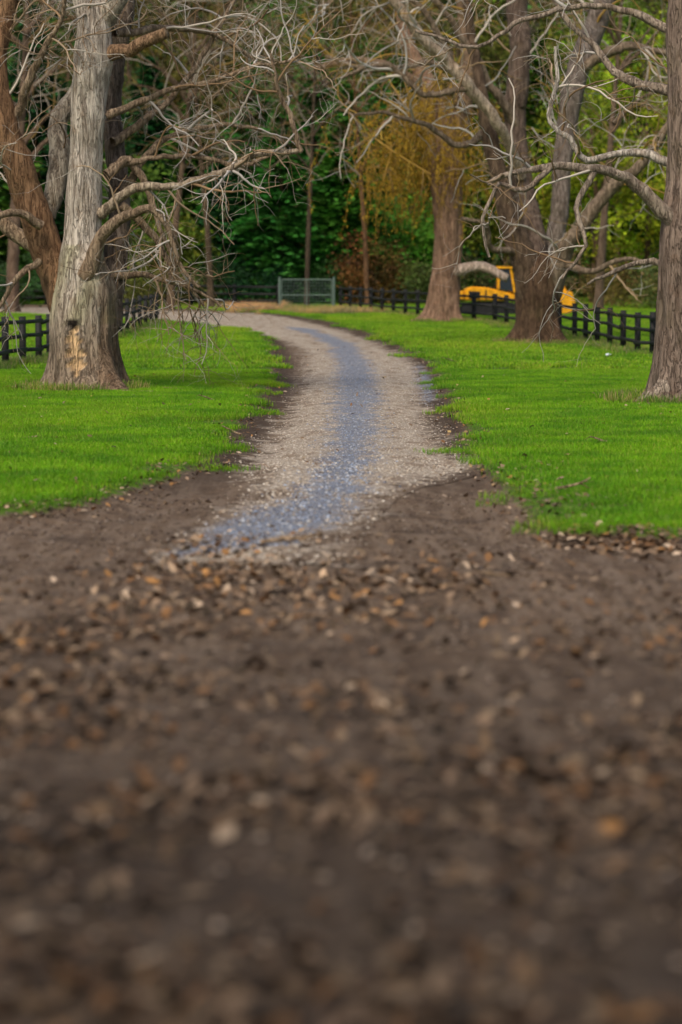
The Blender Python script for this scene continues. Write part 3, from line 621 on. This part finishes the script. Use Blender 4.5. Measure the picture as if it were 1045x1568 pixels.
for E in (GL[2:16],GR[2:16]):
    E=np.array(E); m=1100; i=rng.integers(len(E)-1,size=m); t=rng.random((m,1)); q=E[i]+(E[i+1]-E[i])*t+rng.normal(size=(m,2))*.18; leaf_scatter(C,q[:,0],q[:,1],.026,LP+[(.3,.2,.1)])
x,y=cand(1100,18,70); leaf_scatter(C,x,y,.03,LP+[(.35,.24,.1)],.03)
C.make('fallen_leaves',LITTER,False)
# ------------------------------------------------------------ loose stones
def stones(x,y,rad,pal):
    n=len(x); g,_,_=masks(x,y); z=height(x,y,g)+.008
    base=np.array([(1,0,0),(0,1,0),(-1,0,0),(0,-1,0),(0,0,.8),(0,0,-.8)],float)
    f=np.array([(0,1,4),(1,2,4),(2,3,4),(3,0,4),(1,0,5),(2,1,5),(3,2,5),(0,3,5)])
    az=rng.uniform(0,6.28,n); r=rad*rng.uniform(.4,1.3,n)*np.where(y<24,1.2,.9)
    B=base[None]*(1+rng.normal(size=(n,6,3))*.25)+rng.normal(size=(n,6,3))*.12
    c,s=np.cos(az)[:,None],np.sin(az)[:,None]
    V=np.stack([(B[...,0]*c-B[...,1]*s),(B[...,0]*s+B[...,1]*c),B[...,2]*.7],-1)*r[:,None,None]+np.stack([x,y,z],1)[:,None]
    p=np.array(pal); cc=p[rng.integers(len(p),size=n)]*rng.uniform(.7,1.2,(n,1))
    Fq=(np.arange(n)[:,None,None]*6+f[None]).reshape(-1,3)
    return V.reshape(-1,3),Fq,np.repeat(cc,6,0)
x,y=cand(130000,13.5,60,1.3); g,p,b=masks(x,y); k=(p>-.3)&(g<-.12)&(rng.random(len(x))<np.clip(.32+p/.7,0,.9))&((y>17)|(rng.random(len(x))<.6)); x,y,b=x[k],y[k],b[k]
m=b>.0+rng.normal(size=len(b))*.14
V1,F1,C1=stones(x[~m],y[~m],.011,[(.60,.51,.40),(.50,.41,.31),(.38,.30,.21),(.66,.59,.49)])
V2,F2,C2=stones(x[m],y[m],.012,[(.25,.30,.39),(.36,.41,.50),(.15,.17,.22),(.48,.49,.51),(.38,.34,.28)])
n=9000; x=rng.uniform(-1,1,n)*3.4; y=rng.uniform(3.5,20,n)
V3,F3,C3=stones(x,y,.011,[(.20,.145,.10),(.13,.09,.055),(.27,.21,.16),(.09,.06,.045)])
new_mesh('loose_gravel',np.vstack([V1,V2,V3]),np.vstack([F1,F2+len(V1),F3+len(V1)+len(V2)]),np.vstack([C1,C2,C3]),STONE)
C=Col()
for px,py,L in [(175,647,.25),(235,608,.5),(250,603,.4),(205,590,.5),(255,552,.5),(330,622,.3),(400,838,.35),(430,832,.3),(370,668,.25),(850,770,.3),(280,548,.4),(60,680,.2),(740,890,.16),(700,560,.5),(930,690,.2)]:
    x,y=gp(px,py); g,_,_=masks(np.array([x]),np.array([y])); z=float(height(np.array([x]),np.array([y]),g)[0])
    P,R=grow(np.array([x,y,z+.03]),np.array([rng.choice([-1,1]),rng.normal()*.4,0.05]),L,.014,6,.2,0); P[:,2]=np.maximum(P[:,2],z+.02); C.tube(P,R,6,np.array([.38,.28,.18])); spawn(C,P,R,0,dict(dens=[4],len=[L*.4],rad=[.007],seg=[4],wob=.2,grav=[-.05],up=0,cols=[BROWN*1.3]))
C.make('fallen_sticks',BARK)
C=Col(); x,y=gp(931,550); z=float(zg(x,y))+.10
C.tube([(x-.06,y,z),(x-.055,y,z),(x+.03,y,z+.01),(x+.05,y,z+.012),(x+.055,y,z+.012),(x+.075,y,z+.014)],[.005,.03,.03,.014,.012,.012],14,np.array([.75,.82,.85]),cap=True)
C.make('discarded_bottle',vcol_mat('plastic',.3,0,.05,.5))
# ------------------------------------------------------------ light, world, camera
w=D.worlds.new('World'); scene.world=w; w.use_nodes=True; nt=w.node_tree; bg=nt.nodes['Background']
sk=nt.nodes.new('ShaderNodeTexSky'); sk.sky_type='NISHITA'; sk.sun_disc=False
EL,AZ=math.radians(50),math.radians(205)
sk.sun_elevation=EL; sk.sun_rotation=AZ; sk.dust_density=4; sk.air_density=1.0
nt.links.new(sk.outputs[0],bg.inputs[0]); bg.inputs[1].default_value=.145
sl=D.lights.new('sun','SUN'); sl.energy=1.9; sl.angle=math.radians(14); sl.color=(1,.91,.78)
so=link(D.objects.new('sun',sl)); sd=Vector((math.sin(AZ)*math.cos(EL),math.cos(AZ)*math.cos(EL),math.sin(EL)))
so.rotation_euler=sd.to_track_quat('Z','Y').to_euler(); so.location=(0,0,40)
cd=D.cameras.new('camera'); co=link(D.objects.new('camera',cd)); scene.camera=co
co.location=(0,0,CAMH); co.rotation_euler=(math.radians(90)-TH,0,0)
cd.sensor_fit='VERTICAL'; cd.sensor_height=36; cd.sensor_width=24; cd.lens=85; cd.clip_end=2000; cd.clip_start=.1
cd.dof.use_dof=True; cd.dof.focus_distance=32; cd.dof.aperture_fstop=1.6
scene.view_settings.view_transform='Standard'; scene.view_settings.look='None'; scene.view_settings.exposure=0
